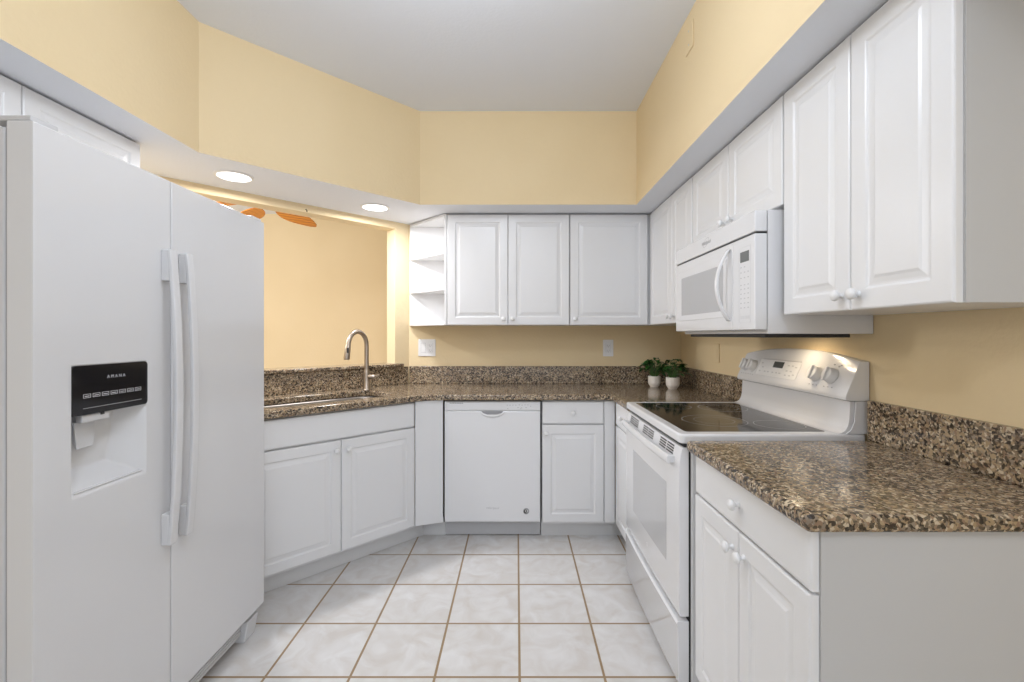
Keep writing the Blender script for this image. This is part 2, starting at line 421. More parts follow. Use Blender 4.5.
# 2 dishwasher
dw = thing('dishwasher', 'white built-in dishwasher with pocket handle under the back counter', 'dishwasher', (-0.4515, 2.838, 0))
WD = 0.605
b = BM(); box(b, 0.004, WD - 0.004, 0.045, 0.56, 0.115, 0.868); obj('tub', b, M_dark, dw)
b = BM(); panel_bm(b, 0.004, WD - 0.004, 0.117, 0.8075, 0.043, False)
dd = obj('door', b, M_app, dw, smooth=False)
b = BM()   # control strip with slot
panel_bm(b, 0.004, WD - 0.004, 0.8080, 0.868, 0.043, False); cs = obj('control_strip', b, M_app, dw, smooth=False)
b = BM()
for i in range(8): box(b, 0.037 + i * 0.0107, 0.0455 + i * 0.0107, -0.0008, 0.001, 0.8545, 0.8595)
obj('vent_slot', b, M_mgrey, cs)
b = BM()
for i, (x, z) in enumerate([(0.395, .8445), (0.412, .8445), (0.43, .8445), (0.447, .8445), (0.470, .846), (0.487, .8445), (0.505, .846), (0.523, .846), (0.398, .824), (0.462, .829), (0.478, .822), (0.484, .828), (0.512, .830), (0.540, .838)]):
    box(b, x - 0.004, x + 0.004, -0.0006, 0.001, z - 0.0012, z + 0.0012)
obj('control_print', b, M_mgrey, cs)
b = BM()   # pocket handle: dark scoop and pale lip
prism(b, [(-0.068, 0), (-0.055, -0.014), (-0.03, -0.02), (0.03, -0.02), (0.055, -0.014), (0.068, 0)], -0.001, 0.001, front(0.302, -0.0003, 0.807))
ph = obj('pocket_handle', b, M_mgrey, dd)
b = BM()
tube(b, [(0.302 + x, -0.001, z) for x, z in ((-0.075, 0.802), (-0.06, 0.789), (-0.03, 0.7785), (0, 0.777), (0.03, 0.7785), (0.06, 0.789), (0.075, 0.802))], [0.003, 0.006, 0.008, 0.0085, 0.008, 0.006, 0.003], 10)
obj('handle_lip', b, M_app, ph)
b = BM(); text_bm(b, 'Whirlpool', 0.019, front(0.302, -0.0003, 0.205), shear=0.3); obj('logo', b, mat('pale_grey_print', (0.5, 0.5, 0.51), 0.4), dd, smooth=False)
b = BM(); lathe(b, [(0.0, 0.0), (0.019, 0.0), (0.019, 0.0012), (0.0, 0.0016)], front(0.512, 0.0, 0.186), 32); bd = obj('badge', b, mat('badge_silver', (0.35, 0.35, 0.36), 0.35, 0.5), dd)
b = BM(); lathe(b, [(0.0, 0.0), (0.012, 0.0), (0.012, 0.0012), (0.0, 0.0013)], front(0.509, -0.0016, 0.185), 24); obj('badge_centre', b, M_dark, bd)
b = BM(); annulus(b, 0, 0, 0.0055, 0.008, 0, 24); tf(b.verts, front(0.514, -0.0032, 0.188)); obj('badge_ring', b, M_plastic, bd)
b = BM(); box(b, 0.0, WD, 0.088, 0.10, 0.005, 0.113); obj('toe_kick', b, M_ltgrey, dw)
for gx in (0.0, WD - 0.0028):
    b = BM(); box(b, gx, gx + 0.0028, 0.002, 0.04, 0.117, 0.870); obj('side_gasket', b, M_gap, dw)

# 3 back base cabinet with drawer and door (runs into the blind corner)
bc = thing('base_cabinet', 'white base cabinet with one drawer over one door, right of the dishwasher', 'cabinet', (0.158, 2.838, 0))
b = BM(); box(b, 0, 0.457, 0.0215, 0.59, 0.10, 0.8755); obj('body', b, M_cab, bc, bevel=0.0015)
b = BM(); box(b, 0, 0.518, 0.085, 0.57, 0, 0.0995); obj('toe_kick', b, M_kick, bc)
b = BM(); box(b, 0.389, 0.4545, 0.004, 0.021, DZ, FT); obj('filler_strip', b, M_cab, bc, bevel=0.0015)
dr = front_part('drawer', bc, 0.003, 0.385, FZ, FT, False, [(0.194, (FZ + FT) / 2)])
front_part('door', bc, 0.003, 0.385, DZ, DT + 0.006, True, [(0.025, DT - 0.042)])

# 4 small base cabinet between the range and the corner, facing left
rc = thing('base_cabinet', 'white narrow base cabinet with drawer and door between range and corner', 'cabinet', (0.6127, 2.8400, 0), -90)
b = BM(); box(b, 0, 0.432, 0.0215, 0.62, 0.10, 0.8755); obj('body', b, M_cab, rc, bevel=0.0015)
b = BM(); box(b, 0, 0.432, 0.085, 0.60, 0, 0.0995); obj('toe_kick', b, M_kick, rc)
front_part('drawer', rc, 0.012, 0.429, FZ, FT, False, [(0.22, (FZ + FT) / 2)])
front_part('door', rc, 0.012, 0.429, DZ, DT + 0.006, True, [(0.40, DT - 0.05)])

# 5 near right base cabinet
WN = 0.640
nc = thing('base_cabinet', 'white base cabinet with wide drawer over two doors, nearest on the right', 'cabinet', (0.6127, 1.5945, 0), -90)
b = BM(); box(b, 0, WN, 0.0215, 0.628, 0.10, 0.8755); obj('body', b, M_cab, nc, bevel=0.0015)
b = BM(); box(b, 0, WN, 0.085, 0.60, 0, 0.0995); obj('toe_kick', b, M_kick, nc)
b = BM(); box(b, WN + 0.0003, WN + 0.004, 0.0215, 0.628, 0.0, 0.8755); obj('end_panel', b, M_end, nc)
front_part('drawer', nc, 0.026, WN - 0.001, 0.742, 0.872, False, [(0.335, 0.812)])
front_part('door', nc, 0.026, 0.331, DZ, 0.735, True, [(0.331 - 0.033, 0.735 - 0.055)])
front_part('door', nc, 0.334, WN - 0.001, DZ, 0.735, True, [(0.334 + 0.030, 0.735 - 0.055)])

# ------------------------------------------------------------------ upper cabinets
UB, UT = 1.348, 2.108
def upper(name, label, loc, rz, w, depth, fronts, zb=UB, zt=UT, group=None, body_w=None, stile=0.052):
    r = thing(name, label, 'cabinet', (loc[0], loc[1], zb), rz, group)
    b = BM(); box(b, 0, body_w or w, 0.0215, depth, 0.0, zt - zb); obj('body', b, M_cab, r, bevel=0.0015)
    for (x0, x1, kx) in fronts:
        front_part('door', r, x0, x1, 0.0, zt - zb - 0.004, True, [(kx, 0.042)] if kx is not None else (), stile)
    return r
upper('wall_cabinet', 'white double-door wall cabinet above the dishwasher, beside the open shelves', (-0.474, 3.12), 0, 0.838, 0.328,
      [(0.002, 0.4155, 0.387), (0.4185, 0.836, 0.449)])
uc = upper('wall_cabinet', 'white single wide-door wall cabinet at the right end of the back wall', (0.366, 3.12), 0, 0.53, 0.328,
      [(0.002, 0.5315, 0.034)], body_w=0.872)
upper('wall_cabinet', 'white narrow double-door wall cabinet between microwave and back corner', (0.911, 3.116), -90, 0.741, 0.328,
      [(0.002, 0.437, 0.405), (0.440, 0.739, 0.475)])
upper('wall_cabinet', 'short white double-door wall cabinet directly above the microwave', (0.913, 2.371), -90, 0.802, 0.328,
      [(0.002, 0.3995, 0.365), (0.4025, 0.800, 0.437)], zb=1.729)
nu = upper('wall_cabinet', 'tall white double-door wall cabinet nearest on the right, past the microwave', (0.913, 1.565), -90, 0.612, 0.328,
      [(0.002, 0.3125, 0.283), (0.3155, 0.611, 0.345)])
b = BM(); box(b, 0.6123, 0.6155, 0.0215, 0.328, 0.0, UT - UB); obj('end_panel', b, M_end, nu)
upper('wall_cabinet', 'short white double-door wall cabinet above the refrigerator', (-1.627, 1.03), 90, 0.952, 0.32,
      [(0.002, 0.4745, None), (0.4775, 0.950, None)], zb=1.83)
# open corner shelves
os_ = thing('corner_shelf', 'white open corner shelf unit with angled shelves left of wall cabinets', 'shelf', (-0.476, YB - 0.001, UB))
tri = [(0, 0), (0, -0.327), (-0.322, 0)]
b = BM(); box(b, -0.016, 0, -0.327, -0.012, 0, UT - UB); obj('side_panel', b, M_cab, os_, bevel=0.001)
b = BM(); box(b, -0.325, 0, -0.0115, 0, 0, UT - UB); obj('back_panel', b, M_cab, os_, bevel=0.001)
for z in (0.0, 0.242, 0.490, UT - UB - 0.018):
    b = BM(); prism(b, [(-0.0165, -0.0120), (-0.0165, -0.322), (-0.0215, -0.322), (-0.3245, -0.0175), (-0.3245, -0.0120)], z, z + 0.018); obj('shelf', b, M_cab, os_, bevel=0.0015)

# ------------------------------------------------------------------ granite worktops
CZ0, CZ1 = 0.8765, 0.914
def counter_mesh(outer, hole, z0, z1):
    bm = BM()
    def fill(z):
        es = []
        for loop in ([outer, hole] if hole else [outer]):
            vs = [bm.verts.new((x, y, z)) for x, y in loop]
            es += [bm.edges.new((vs[i], vs[(i + 1) % len(vs)])) for i in range(len(vs))]
            loops[z].append(vs)
        bmesh.ops.triangle_fill(bm, use_beauty=True, use_dissolve=False, edges=es)
    loops = {z0: [], z1: []}
    fill(z0); fill(z1)
    for a, c in zip(loops[z0], loops[z1]):
        for i in range(len(a)):
            j = (i + 1) % len(a); bm.faces.new((a[i], a[j], c[j], c[i]))
    return bm
def sk2w(x, y):   # sink cabinet local -> world
    v = Matrix.Rotation(R(45), 4, 'Z') @ Vector((x, y, 0)); return (v.x - 1.2665, v.y + 2.1335)
SX0, SX1, SY0, SY1 = 0.12, 0.845, 0.085, 0.445
hole = [sk2w(x, y) for x, y in rrect(SX0, SX1, SY0, SY1, 0.07, 8)]
outer = [(-1.945, 2.012), sk2w(-0.073, -0.028), sk2w(0.90, -0.028), (-0.55, 2.790), (-0.44, 2.812), (0.585, 2.812), (0.5855, 2.404), (1.241, 2.404), (1.241, 3.447), (YB - D45 + 0.002, 3.447), (-1.945, XL + D45 - 0.003)]
# keep the straight run tidy: soften the two front corners
ct = obj('countertop', counter_mesh(outer, hole, CZ0, CZ1), M_granite, bevel=0.010, seg=3)
tag(ct, 'brown speckled granite countertop holding the sink and running along the back wall', 'countertop')
b = BM(); box(b, YB - D45 + 0.007, 1.219, 3.427, 3.447, CZ1 + 0.0005, 1.046); obj('backsplash', b, M_granite, ct, bevel=0.003)
b = BM(); box(b, 1.2205, 1.241, 2.404, 3.447, CZ1 + 0.0005, 1.046); obj('backsplash', b, M_granite, ct, bevel=0.003)
b = BM(); box(b, 0.01, LEN45 - 0.022, -0.022, -0.002, CZ1 + 0.0005, 1.0440, A45); obj('backsplash', b, M_granite, ct, bevel=0.002)
ld = BM(); prism(ld, [(0.163, T45 + 0.03), (0.163, 0.0), (0.12, 0.0), (0.12, -0.038), (xr45 + 0.055, -0.038), (xr45 + 0.055, -0.002), (xr45 - 0.003, -0.002), (xr45 - 0.003, T45 + 0.03)], SILL + 0.0005, 1.0695, A45)
tag(obj('bar_ledge', ld, M_granite, bevel=0.007, seg=3), 'narrow granite ledge capping the sill of the pass-through opening', 'ledge')
nct = obj('countertop', counter_mesh([(0.590, 0.925), (1.241, 0.925), (1.241, 1.592), (0.590, 1.592)], None, CZ0, CZ1), M_granite, bevel=0.012, seg=4)
tag(nct, 'short brown granite countertop on the near right cabinet, in front of the range', 'countertop')
b = BM(); box(b, 1.2205, 1.241, 0.925, 1.592, CZ1 + 0.0005, 1.052); obj('backsplash', b, M_granite, nct, bevel=0.003)

# ------------------------------------------------------------------ sink and faucet
sn = thing('sink', 'undermount stainless steel sink bowl set in the angled granite counter', 'sink', (-1.2665, 2.1335, 0.0), 45)
b = BM()
def rr3(x0, x1, y0, y1, r, z): return [(x, y, z) for x, y in rrect(x0, x1, y0, y1, r, 8)]
g = 0.001
secs = [rr3(SX0 - 0.02, SX1 + 0.02, SY0 - 0.02, SY1 + 0.02, 0.08, CZ0 - 0.0015), rr3(SX0 + g, SX1 - g, SY0 + g, SY1 - g, 0.07, CZ0 - 0.0015),
        rr3(SX0 + 0.006, SX1 - 0.006, SY0 + 0.006, SY1 - 0.006, 0.068, CZ0 - 0.01), rr3(SX0 + 0.012, SX1 - 0.012, SY0 + 0.012, SY1 - 0.012, 0.066, 0.73),
        rr3(SX0 + 0.03, SX1 - 0.03, SY0 + 0.03, SY1 - 0.03, 0.06, 0.70), rr3(SX0 + 0.31, SX1 - 0.31, SY0 + 0.14, SY1 - 0.14, 0.03, 0.694)]
rs = [[b.verts.new(p) for p in s] for s in secs]
for A, C in zip(rs, rs[1:]):
    for i in range(len(A)): b.faces.new((A[i], A[(i + 1) % len(A)], C[(i + 1) % len(A)], C[i]))
b.faces.new(rs[-1])
sb = obj('bowl', b, M_sink, sn, angle=60)
so = sb.modifiers.new('solid', 'SOLIDIFY'); so.thickness = 0.0012; so.offset = -1
b = BM(); lathe(b, [(0.0, 0.696), (0.03, 0.696), (0.042, 0.699), (0.045, 0.697), (0.045, 0.695)], Matrix.Translation(((SX0 + SX1) / 2, (SY0 + SY1) / 2, 0)), 28); obj('drain', b, M_sink, sn)

# faucet: base behind the bowl, gooseneck swung over it to the left
FXY = (-0.995, 3.035)
fc = thing('faucet', 'brushed nickel gooseneck pull-down faucet behind the sink', 'faucet', (FXY[0], FXY[1], CZ1), 0)
b = BM(); lathe(b, [(0.027, 0), (0.027, 0.004), (0.024, 0.008), (0.0215, 0.012), (0.0205, 0.10), (0.0185, 0.125), (0.0155, 0.136)], None, 28); obj('base', b, M_steel, fc, angle=60)
dv = Vector((-0.42, -0.90, 0)).normalized()
pts = [Vector((0, 0, 0.13)), Vector((0, 0, 0.20)), Vector((0, 0, 0.296))]
ra = 0.080
for i in range(1, 17):
    a = R(180 * i / 16 * 0.97); pts.append(Vector((0, 0, 0.296)) + dv * (ra - ra * math.cos(a)) + Vector((0, 0, 1)) * (ra * math.sin(a) * 1.15))
b = BM(); tube(b, pts, 0.0150, 18); obj('spout', b, M_steel, fc, angle=80)
e = pts[-1]; d = (pts[-1] - pts[-2]).normalized()
b = BM(); tube(b, [e - d * 0.002, e + d * 0.012, e + d * 0.03, e + d * 0.085, e + d * 0.096], [0.0145, 0.0165, 0.0175, 0.0195, 0.0165], 20); sh = obj('spray_head', b, M_steel, fc, angle=60)
b = BM()
Mx = FM(*(e + d * 0.038 + Vector((0.35, -0.93, 0)) * 0.0172), (0.93, 0.35, 0), (0, 0, 1))
box(b, -0.006, 0.006, -0.018, 0.018, -0.002, 0.0028, Mx); obj('spray_button', b, M_dark, sh, bevel=0.002)
b = BM()
lathe(b, [(0.014, 0.0), (0.0155, 0.004), (0.0155, 0.042), (0.013, 0.047), (0.0, 0.048)], FM(0.0, 0, 0.088, (0, 0.3, 1), (0.0, 1, -0.3)) if False else Matrix.Translation((0.012, -0.003, 0.088)) @ Matrix.Rotation(R(90), 4, 'Y'), 20)
tube(b, [(0.05, -0.003, 0.09), (0.066, -0.006, 0.094), (0.085, -0.010, 0.103)], [0.010, 0.007, 0.006], 12)
obj('lever', b, M_steel, fc, angle=60)

# ------------------------------------------------------------------ refrigerator
FW, FTOP, FBOT = 0.955, 1.770, 0.115
fr = thing('refrigerator', 'large white side-by-side refrigerator with black dispenser panel on the left', 'refrigerator', (-1.165, 1.04, 0), 90)
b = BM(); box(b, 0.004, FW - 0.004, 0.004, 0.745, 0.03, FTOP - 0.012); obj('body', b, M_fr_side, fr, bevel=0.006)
SP = 0.415
# left (freezer) door with dispenser recess
HX0, HX1, HZ0, HZ1 = 0.090, 0.320, 0.874, 1.201
def freezer_door():
    bm = BM(); y0, y1 = -0.065, -0.002
    x0, x1, z0, z1 = 0.0, SP - 0.003, FBOT, FTOP
    O = [(x0, z0), (x1, z0), (x1, z1), (x0, z1)]
    ob = [bm.verts.new((x, y1, z)) for x, z in O]; of = [bm.verts.new((x, y0, z)) for x, z in O]
    bm.faces.new(ob)
    for i in range(4): bm.faces.new((of[i], of[(i + 1) % 4], ob[(i + 1) % 4], ob[i]))
    hf = [bm.verts.new((x, y0, z)) for x, z in ((HX0, HZ0), (HX1, HZ0), (HX1, HZ1), (HX0, HZ1))]
    hb = [bm.verts.new((x, y0 + 0.058, z)) for x, z in ((HX0 + 0.012, HZ0 + 0.055), (HX1 - 0.075, HZ0 + 0.055), (HX1 - 0.03, HZ1 - 0.01), (HX0 + 0.008, HZ1 - 0.01))]
    for i in range(4):
        j = (i + 1) % 4
        bm.faces.new((of[i], of[j], hf[j], hf[i])); bm.faces.new((hf[i], hf[j], hb[j], hb[i]))
    bm.faces.new(hb)
    return bm
fd = obj('freezer_door', freezer_door(), M_fridge, fr, bevel=0.005, seg=3)
b = BM(); prism(b, rrect(HX0 - 0.001, HX1 + 0.001, 1.076, HZ1 + 0.001, 0.010, 5), -0.020, 0.0022, front(0, -0.065, 0)); dp = obj('dispenser_panel', b, M_black, fd, bevel=0.001)
b = BM(); text_bm(b, 'AMANA', 0.0125, front(0.214, -0.0676, 1.168), spacing=1.5); obj('brand_lettering', b, M_ring, dp, smooth=False)
b = BM()
for i in range(7):
    x = 0.118 + i * 0.0262
    for (a0, a1, c0, c1) in ((0, 0.021, 0, 0.0012), (0, 0.021, 0.0088, 0.010), (0, 0.0012, 0, 0.010), (0.0198, 0.021, 0, 0.010)):
        box(b, x + a0, x + a1, -0.0677, -0.0670, 1.119 + c0, 1.119 + c1)
    box(b, x + 0.004, x + 0.017, -0.0677, -0.0670, 1.1225, 1.1245)
obj('button_row', b, M_ltgrey, dp, smooth=False)
b = BM(); box(b, 0.118, 0.298, -0.0675, -0.0670, 1.092, 1.0935); obj('button_underline', b, M_mgrey, dp, smooth=False)
b = BM(); prism(b, [(0.120, -0.062), (0.20, -0.062), (0.195, -0.042), (0.18, -0.030), (0.14, -0.030), (0.125, -0.042)], 1.055, 1.0755); nz = obj('dispenser_nozzle', b, M_ltgrey, fd, bevel=0.003)
b = BM(); box(b, 0.172, 0.182, -0.064, -0.058, 1.0695, 1.0765); obj('nozzle_tab', b, M_dark, nz)
b = BM(); loft(b, [[(0.128, -0.034, 1.055), (0.188, -0.034, 1.055), (0.188, -0.029, 1.055), (0.128, -0.029, 1.055)],
                   [(0.134, -0.036, 0.985), (0.182, -0.036, 0.985), (0.182, -0.031, 0.985), (0.134, -0.031, 0.985)]])
obj('dispenser_paddle', b, M_mgrey if False else M_ltgrey, fd, bevel=0.002)
b = BM(); box(b, HX0 + 0.012, HX1 - 0.014, -0.062, -0.020, HZ0 + 0.006, HZ0 + 0.0105, None); 
obj('drip_tray', b, M_fridge, fd, bevel=0.002)
b = BM(); box(b, SP + 0.003, FW, -0.065, -0.002, FBOT, FTOP); rd = obj('door', b, M_fridge, fr, bevel=0.005, seg=3)
b = BM(); box(b, 0.006, FW - 0.006, -0.0018, 0.0035, FBOT + 0.01, FTOP - 0.014); obj('door_gasket', b, M_mgrey, fr)
def fr_handle(parent, xc):
    bm = BM(); zt, zb = 1.546, 0.627; w = 0.0145
    n = 24; secs = []
    for i in range(n + 1):
        t = i / n; z = zt + (zb - zt) * t
        bow = 0.030 + 0.022 * math.sin(math.pi * t) ** 0.8
        y = -0.065 - bow; th = 0.013
        secs.append([(xc - w, y, z), (xc + w, y, z), (xc + w, y + th, z), (xc - w, y + th, z)])
    loft(bm, secs)
    for z0, z1 in ((zt - 0.098, zt - 0.0005), (zb + 0.0005, zb + 0.098)):
        box(bm, xc - w + 0.0006, xc + w - 0.0006, -0.0900, -0.0645, z0, z1)
    return obj('handle', bm, M_fridge, parent, bevel=0.004, seg=3)
fr_handle(fd, SP - 0.028); fr_handle(rd, SP + 0.045)
b = BM(); box(b, 0.02, FW - 0.02, -0.020, 0.0035, 0.03, FBOT - 0.012)
for i in range(5): box(b, 0.03, FW - 0.08, -0.024, -0.0205, 0.038 + i * 0.012, 0.044 + i * 0.012)
obj('base_grille', b, M_fridge, fr, bevel=0.002)
for x0, x1 in ((0.02, 0.09), (FW - 0.10, FW - 0.022)):
    b = BM(); loft(b, [[(x, y0, 0.088), (x, 0.02, 0.088), (x, 0.02, 0.0), (x, y1, 0.0)] for x, y0, y1 in ((x0, -0.052, -0.036), (x1, -0.052, -0.036))]); obj('foot', b, M_fridge, fr, bevel=0.004)
for x0, x1 in ((0.005, 0.07), (FW - 0.075, FW - 0.005)):
    b = BM(); box(b, x0, x1, -0.055, 0.05, FTOP + 0.0005, FTOP + 0.014); obj('hinge_cover', b, M_ltgrey, fr, bevel=0.004)

# ------------------------------------------------------------------ range
RW = 0.788
rg = thing('range', 'white freestanding electric range with black glass cooktop, under the microwave', 'stove', (0.60, 2.394, 0), -90)
b = BM(); box(b, 0.002, RW - 0.002, 0.016, 0.635, 0.03, 0.893); obj('body', b, M_app, rg, bevel=0.004)
b = BM(); box(b, 0.01, RW - 0.01, 0.010, 0.0155, 0.05, 0.893); box(b, 0.01, RW - 0.01, -0.006, 0.0155, 0.8828, 0.896); obj('front_shadow_gap', b, M_gap, rg)  # black strips standing in for shade behind the door and under the cooktop
b = BM(); prism(b, rrect(0, RW, -0.027, 0.636, 0.02, 5), 0.8965, 0.931); ck = obj('cooktop', b, M_app, rg, bevel=0.009, seg=4)
b = BM(); prism(b, rrect(0.050, RW - 0.045, 0.010, 0.520, 0.012, 4), 0.925, 0.9316); gl = obj('cooktop_glass', b, M_glass, ck, bevel=0.0006)
def burner(wx, wy, r, r2=None):
    cx, cy = 2.394 - wy, wx - 0.60
    bm = BM(); annulus(bm, cx, cy, r - 0.0022, r, 0.93205)
    if r2: annulus(bm, cx, cy, r2 - 0.0012, r2, 0.93205)
    return obj('burner_ring', bm, M_ring, gl, smooth=False)
burner(0.806, 1.864, 0.125, 0.078); burner(1.020, 1.775, 0.090); burner(0.765, 2.225, 0.082); burner(0.985, 2.185, 0.110, 0.07)
# backguard
b = BM()
profA = [(0.641, 0.90), (0.635, 0.90)]
sec = [(0.535, 0.9315), (0.549, 0.934), (0.562, 0.942), (0.571, 0.957), (0.576, 0.98), (0.5795, 1.045), (0.641, 1.045), (0.641, 0.9315)]
loft(b, [[(x, y, z) for y, z in sec] for x in (0.0085, RW - 0.0085)]); bgd = obj('backguard', b, M_app, rg, bevel=0.004, angle=50)
for x0, x1 in ((0.001, 0.006), (RW - 0.006, RW - 0.001)):
    b = BM(); loft(b, [[(x, y, z) for y, z in ((0.560, 0.9315), (0.578, 0.945), (0.590, 0.975), (0.594, 1.046), (0.641, 1.046), (0.641, 0.9315))] for x in (x0, x1)]); obj('side_plate', b, M_app, rg, bevel=0.001)
b = BM(); nS = 28; secs = []
for i in range(nS + 1):
    x = -0.001 + (RW + 0.002) * i / nS; u = (x - RW / 2) / (RW / 2)
    zt = 1.186 + 0.034 * max(0, 1 - abs(u) ** 2.2)
    secs.append([(x, y, z) for y, z in ((0.641, 1.047), (0.570, 1.047), (0.558, 1.051), (0.5555, 1.060), (0.5575, 1.068), (0.5575 + 0.425 * (zt - 1.080), zt - 0.012), (0.5612 + 0.425 * (zt - 1.080), zt - 0.004), (0.567 + 0.425 * (zt - 1.080), zt), (0.641, zt))])
loft(b, secs); cp = obj('control_panel', b, M_app, rg, bevel=0.003, angle=30)
sl = Vector((0, 0.425, 1.0)).normalized()
def face(x, z):   # frame on the slanted control face
    t = (z - 1.068) / sl.z
    p = Vector((x, 0.5575, 1.068)) + sl * t
    return FM(p.x, p.y - 0.0004, p.z, (1, 0, 0), sl)
for kx in (0.052, 0.118, 0.598, 0.684):
    b = BM(); M = face(kx, 1.126)
    lathe(b, [(0.031, 0.0), (0.031, 0.004), (0.0285, 0.006), (0.027, 0.022), (0.024, 0.026), (0.0, 0.027)], M, 28)
    box(b, -0.006, 0.006, -0.026, 0.026, 0.020, 0.034, M)
    obj('knob', b, M_plastic, cp, bevel=0.0015, angle=40)
b = BM(); prism(b, rrect(0.165, 0.480, -0.040, 0.040, 0.006, 4), 0.0, 0.0015, face(0, 1.127)); kp = obj('keypad_panel', b, M_plastic, cp, bevel=0.0006)
b = BM(); box(b, 0.185, 0.475, 0.0405, 0.045, -0.001, 0.0035, face(0, 1.127)); obj('panel_brow', b, M_ltgrey, cp, bevel=0.001)
b = BM(); box(b, 0.285, 0.362, 0.004, 0.033, 0.001, 0.0022, face(0, 1.127)); obj('clock_display', b, M_display, kp)
b = BM()
for i, (x, s) in enumerate([(0.19, .02), (0.205, .0), (0.19, -.02), (0.235, -.02), (0.262, -.02), (0.30, -.02), (0.33, -.02), (0.355, -.02), (0.40, .02), (0.43, .02), (0.455, .015), (0.40, -.005), (0.43, -.005), (0.40, -.025), (0.43, -.025), (0.455, -.02)]):
    box(b, x - 0.007, x + 0.007, s - 0.003, s + 0.003, 0.001, 0.0019, face(0, 1.127))
obj('keypad_print', b, M_ltgrey, kp, smooth=False)
for kx in (0.052, 0.118, 0.598, 0.684):
    b = BM()
    for dx in (-0.022, 0.0, 0.022): box(b, kx + dx - 0.003, kx + dx + 0.003, -0.045, -0.042, -0.001, 0.0008, face(0, 1.126))
    obj('dial_marks', b, M_mgrey, cp, smooth=False)
b = BM()
for (x, s) in ((0.672, 0.046), (0.70, 0.040), (0.71, 0.045)): box(b, x - 0.004, x + 0.004, s - 0.0025, s + 0.0025, -0.001, 0.0008, face(0, 1.126))
obj('dial_marks', b, M_mgrey, cp, smooth=False)
# oven door: vent strip, handle, window
b = BM(); secs = []
for i in range(13):
    x = 0.006 + (RW - 0.012) * i / 12; u = (x - RW / 2) / (RW / 2); bow = 0.006 * (1 - u * u)
    secs.append([(x, y - bow, z) for y, z in ((-0.022, 0.285), (-0.026, 0.295), (-0.026, 0.815), (-0.024, 0.842), (-0.0165, 0.878), (-0.0125, 0.882))] + [(x, 0.009, 0.882), (x, 0.009, 0.285)])
loft(b, secs); od = obj('oven_door', b, M_app, rg, bevel=0.003, angle=30)
b = BM()
def dfront(x): u = (x - RW / 2) / (RW / 2); return -0.026 - 0.006 * (1 - u * u)
secs = [[(x, dfront(x) - 0.0006, z) for z in (0.424, 0.722)] + [(x, dfront(x) + 0.002, 0.722), (x, dfront(x) + 0.002, 0.424)] for x in [0.165 + (0.655 - 0.165) * i / 10 for i in range(11)]]
loft(b, secs); obj('window', b, M_ovenglass, od, smooth=False)
sy = Vector((0, 0.008, 0.038)).normalized()
for gx in (0.095, 0.330, 0.565):
    b = BM()
    for r_ in range(4):
        for c_ in range(2):
            x = gx + c_ * 0.080; u = (x + 0.035 - RW / 2) / (RW / 2)
            M = FM(x, -0.0234 - 0.006 * (1 - u * u), 0.8425, (1, 0, 0), sy)
            box(b, 0, 0.070, r_ * 0.0095, 0.0052 + r_ * 0.0095, -0.001, 0.0014, M)
    obj('vent_slots', b, M_dark, od, smooth=False)
b = BM(); secs = []
for i in range(17):
    x = 0.040 + (RW - 0.09) * i / 16; u = (x - RW / 2) / (RW / 2); bow = 0.010 * (1 - u * u)
    y = -0.052 - bow
    secs.append([(x, yy + y, zz) for yy, zz in ((0.012, 0.812), (0.002, 0.814), (-0.002, 0.822), (-0.002, 0.838), (0.004, 0.846), (0.014, 0.846))])
loft(b, secs)
for x0 in (0.042, RW - 0.09): box(b, x0, x0 + 0.036, -0.044, -0.024, 0.815, 0.843)
obj('handle', b, M_app, od, bevel=0.003, angle=40)
b = BM(); annulus(b, 0, 0, 0.006, 0.0085, 0, 24); annulus(b, 0, 0, 0, 0.003, 0, 12) if False else None
tf(b.verts, front(0.41, dfront(0.41) - 0.0008, 0.372)); obj('emblem', b, M_ltgrey, od, smooth=False)
b = BM(); secs = []
for i in range(13):
    x = 0.006 + (RW - 0.012) * i / 12; u = (x - RW / 2) / (RW / 2); bow = 0.006 * (1 - u * u)
    secs.append([(x, y - bow, z) for y, z in ((-0.024, 0.045), (-0.028, 0.055), (-0.030, 0.25), (-0.036, 0.262), (-0.030, 0.270))] + [(x, 0.009, 0.268), (x, 0.009, 0.045)])
loft(b, secs); obj('storage_drawer', b, M_app, rg, bevel=0.002, angle=30)
for x in (0.05, RW - 0.05):
    for y in (0.08, 0.56):
        b = BM(); lathe(b, [(0.02, 0), (0.02, 0.012), (0.01, 0.014), (0.01, 0.031)], Matrix.Translation((x, y, 0)), 16); obj('foot', b, M_dark, rg)

# ------------------------------------------------------------------ microwave
MW = 0.784
mw = thing('microwave', 'white over-the-range microwave with curved handle, hung above the stove', 'microwave', (0.85, 2.369, 1.28), -90)
b = BM(); box(b, 0.002, MW - 0.002, 0.023, 0.391, 0.004, 0.436); obj('body', b, M_app, mw, bevel=0.003)
def mz(z): return z - 1.28
b = BM(); box(b, 0, MW, -0.023, 0.0205, mz(1.6405), mz(1.7145)); gr = obj('vent_grille', b, M_app, mw, bevel=0.004)
b = BM()
M = front(0.375, -0.0233, mz(1.683)) @ Matrix.Rotation(R(24), 4, 'Z') @ Matrix.Diagonal((1.0, 0.45, 1.0, 1.0))
annulus(b, 0, 0, 0.029, 0.034, 0, 40); tf(b.verts, M)
em = obj('emblem', b, M_key, gr, smooth=False)
b = BM(); text_bm(b, 'Whirlpool', 0.022, front(0.375, -0.0233, mz(1.682)), shear=0.3); obj('emblem_lettering', b, M_mgrey, em, smooth=False)
b = BM(); box(b, 0.002, MW - 0.002, -0.016, 0.020, mz(1.634), mz(1.640)); obj('grille_gap', b, M_dark, mw)
DXE = 0.620
b = BM(); box(b, 0, DXE, -0.023, 0.0205, mz(1.298), mz(1.634)); md = obj('door', b, M_app, mw, bevel=0.004)
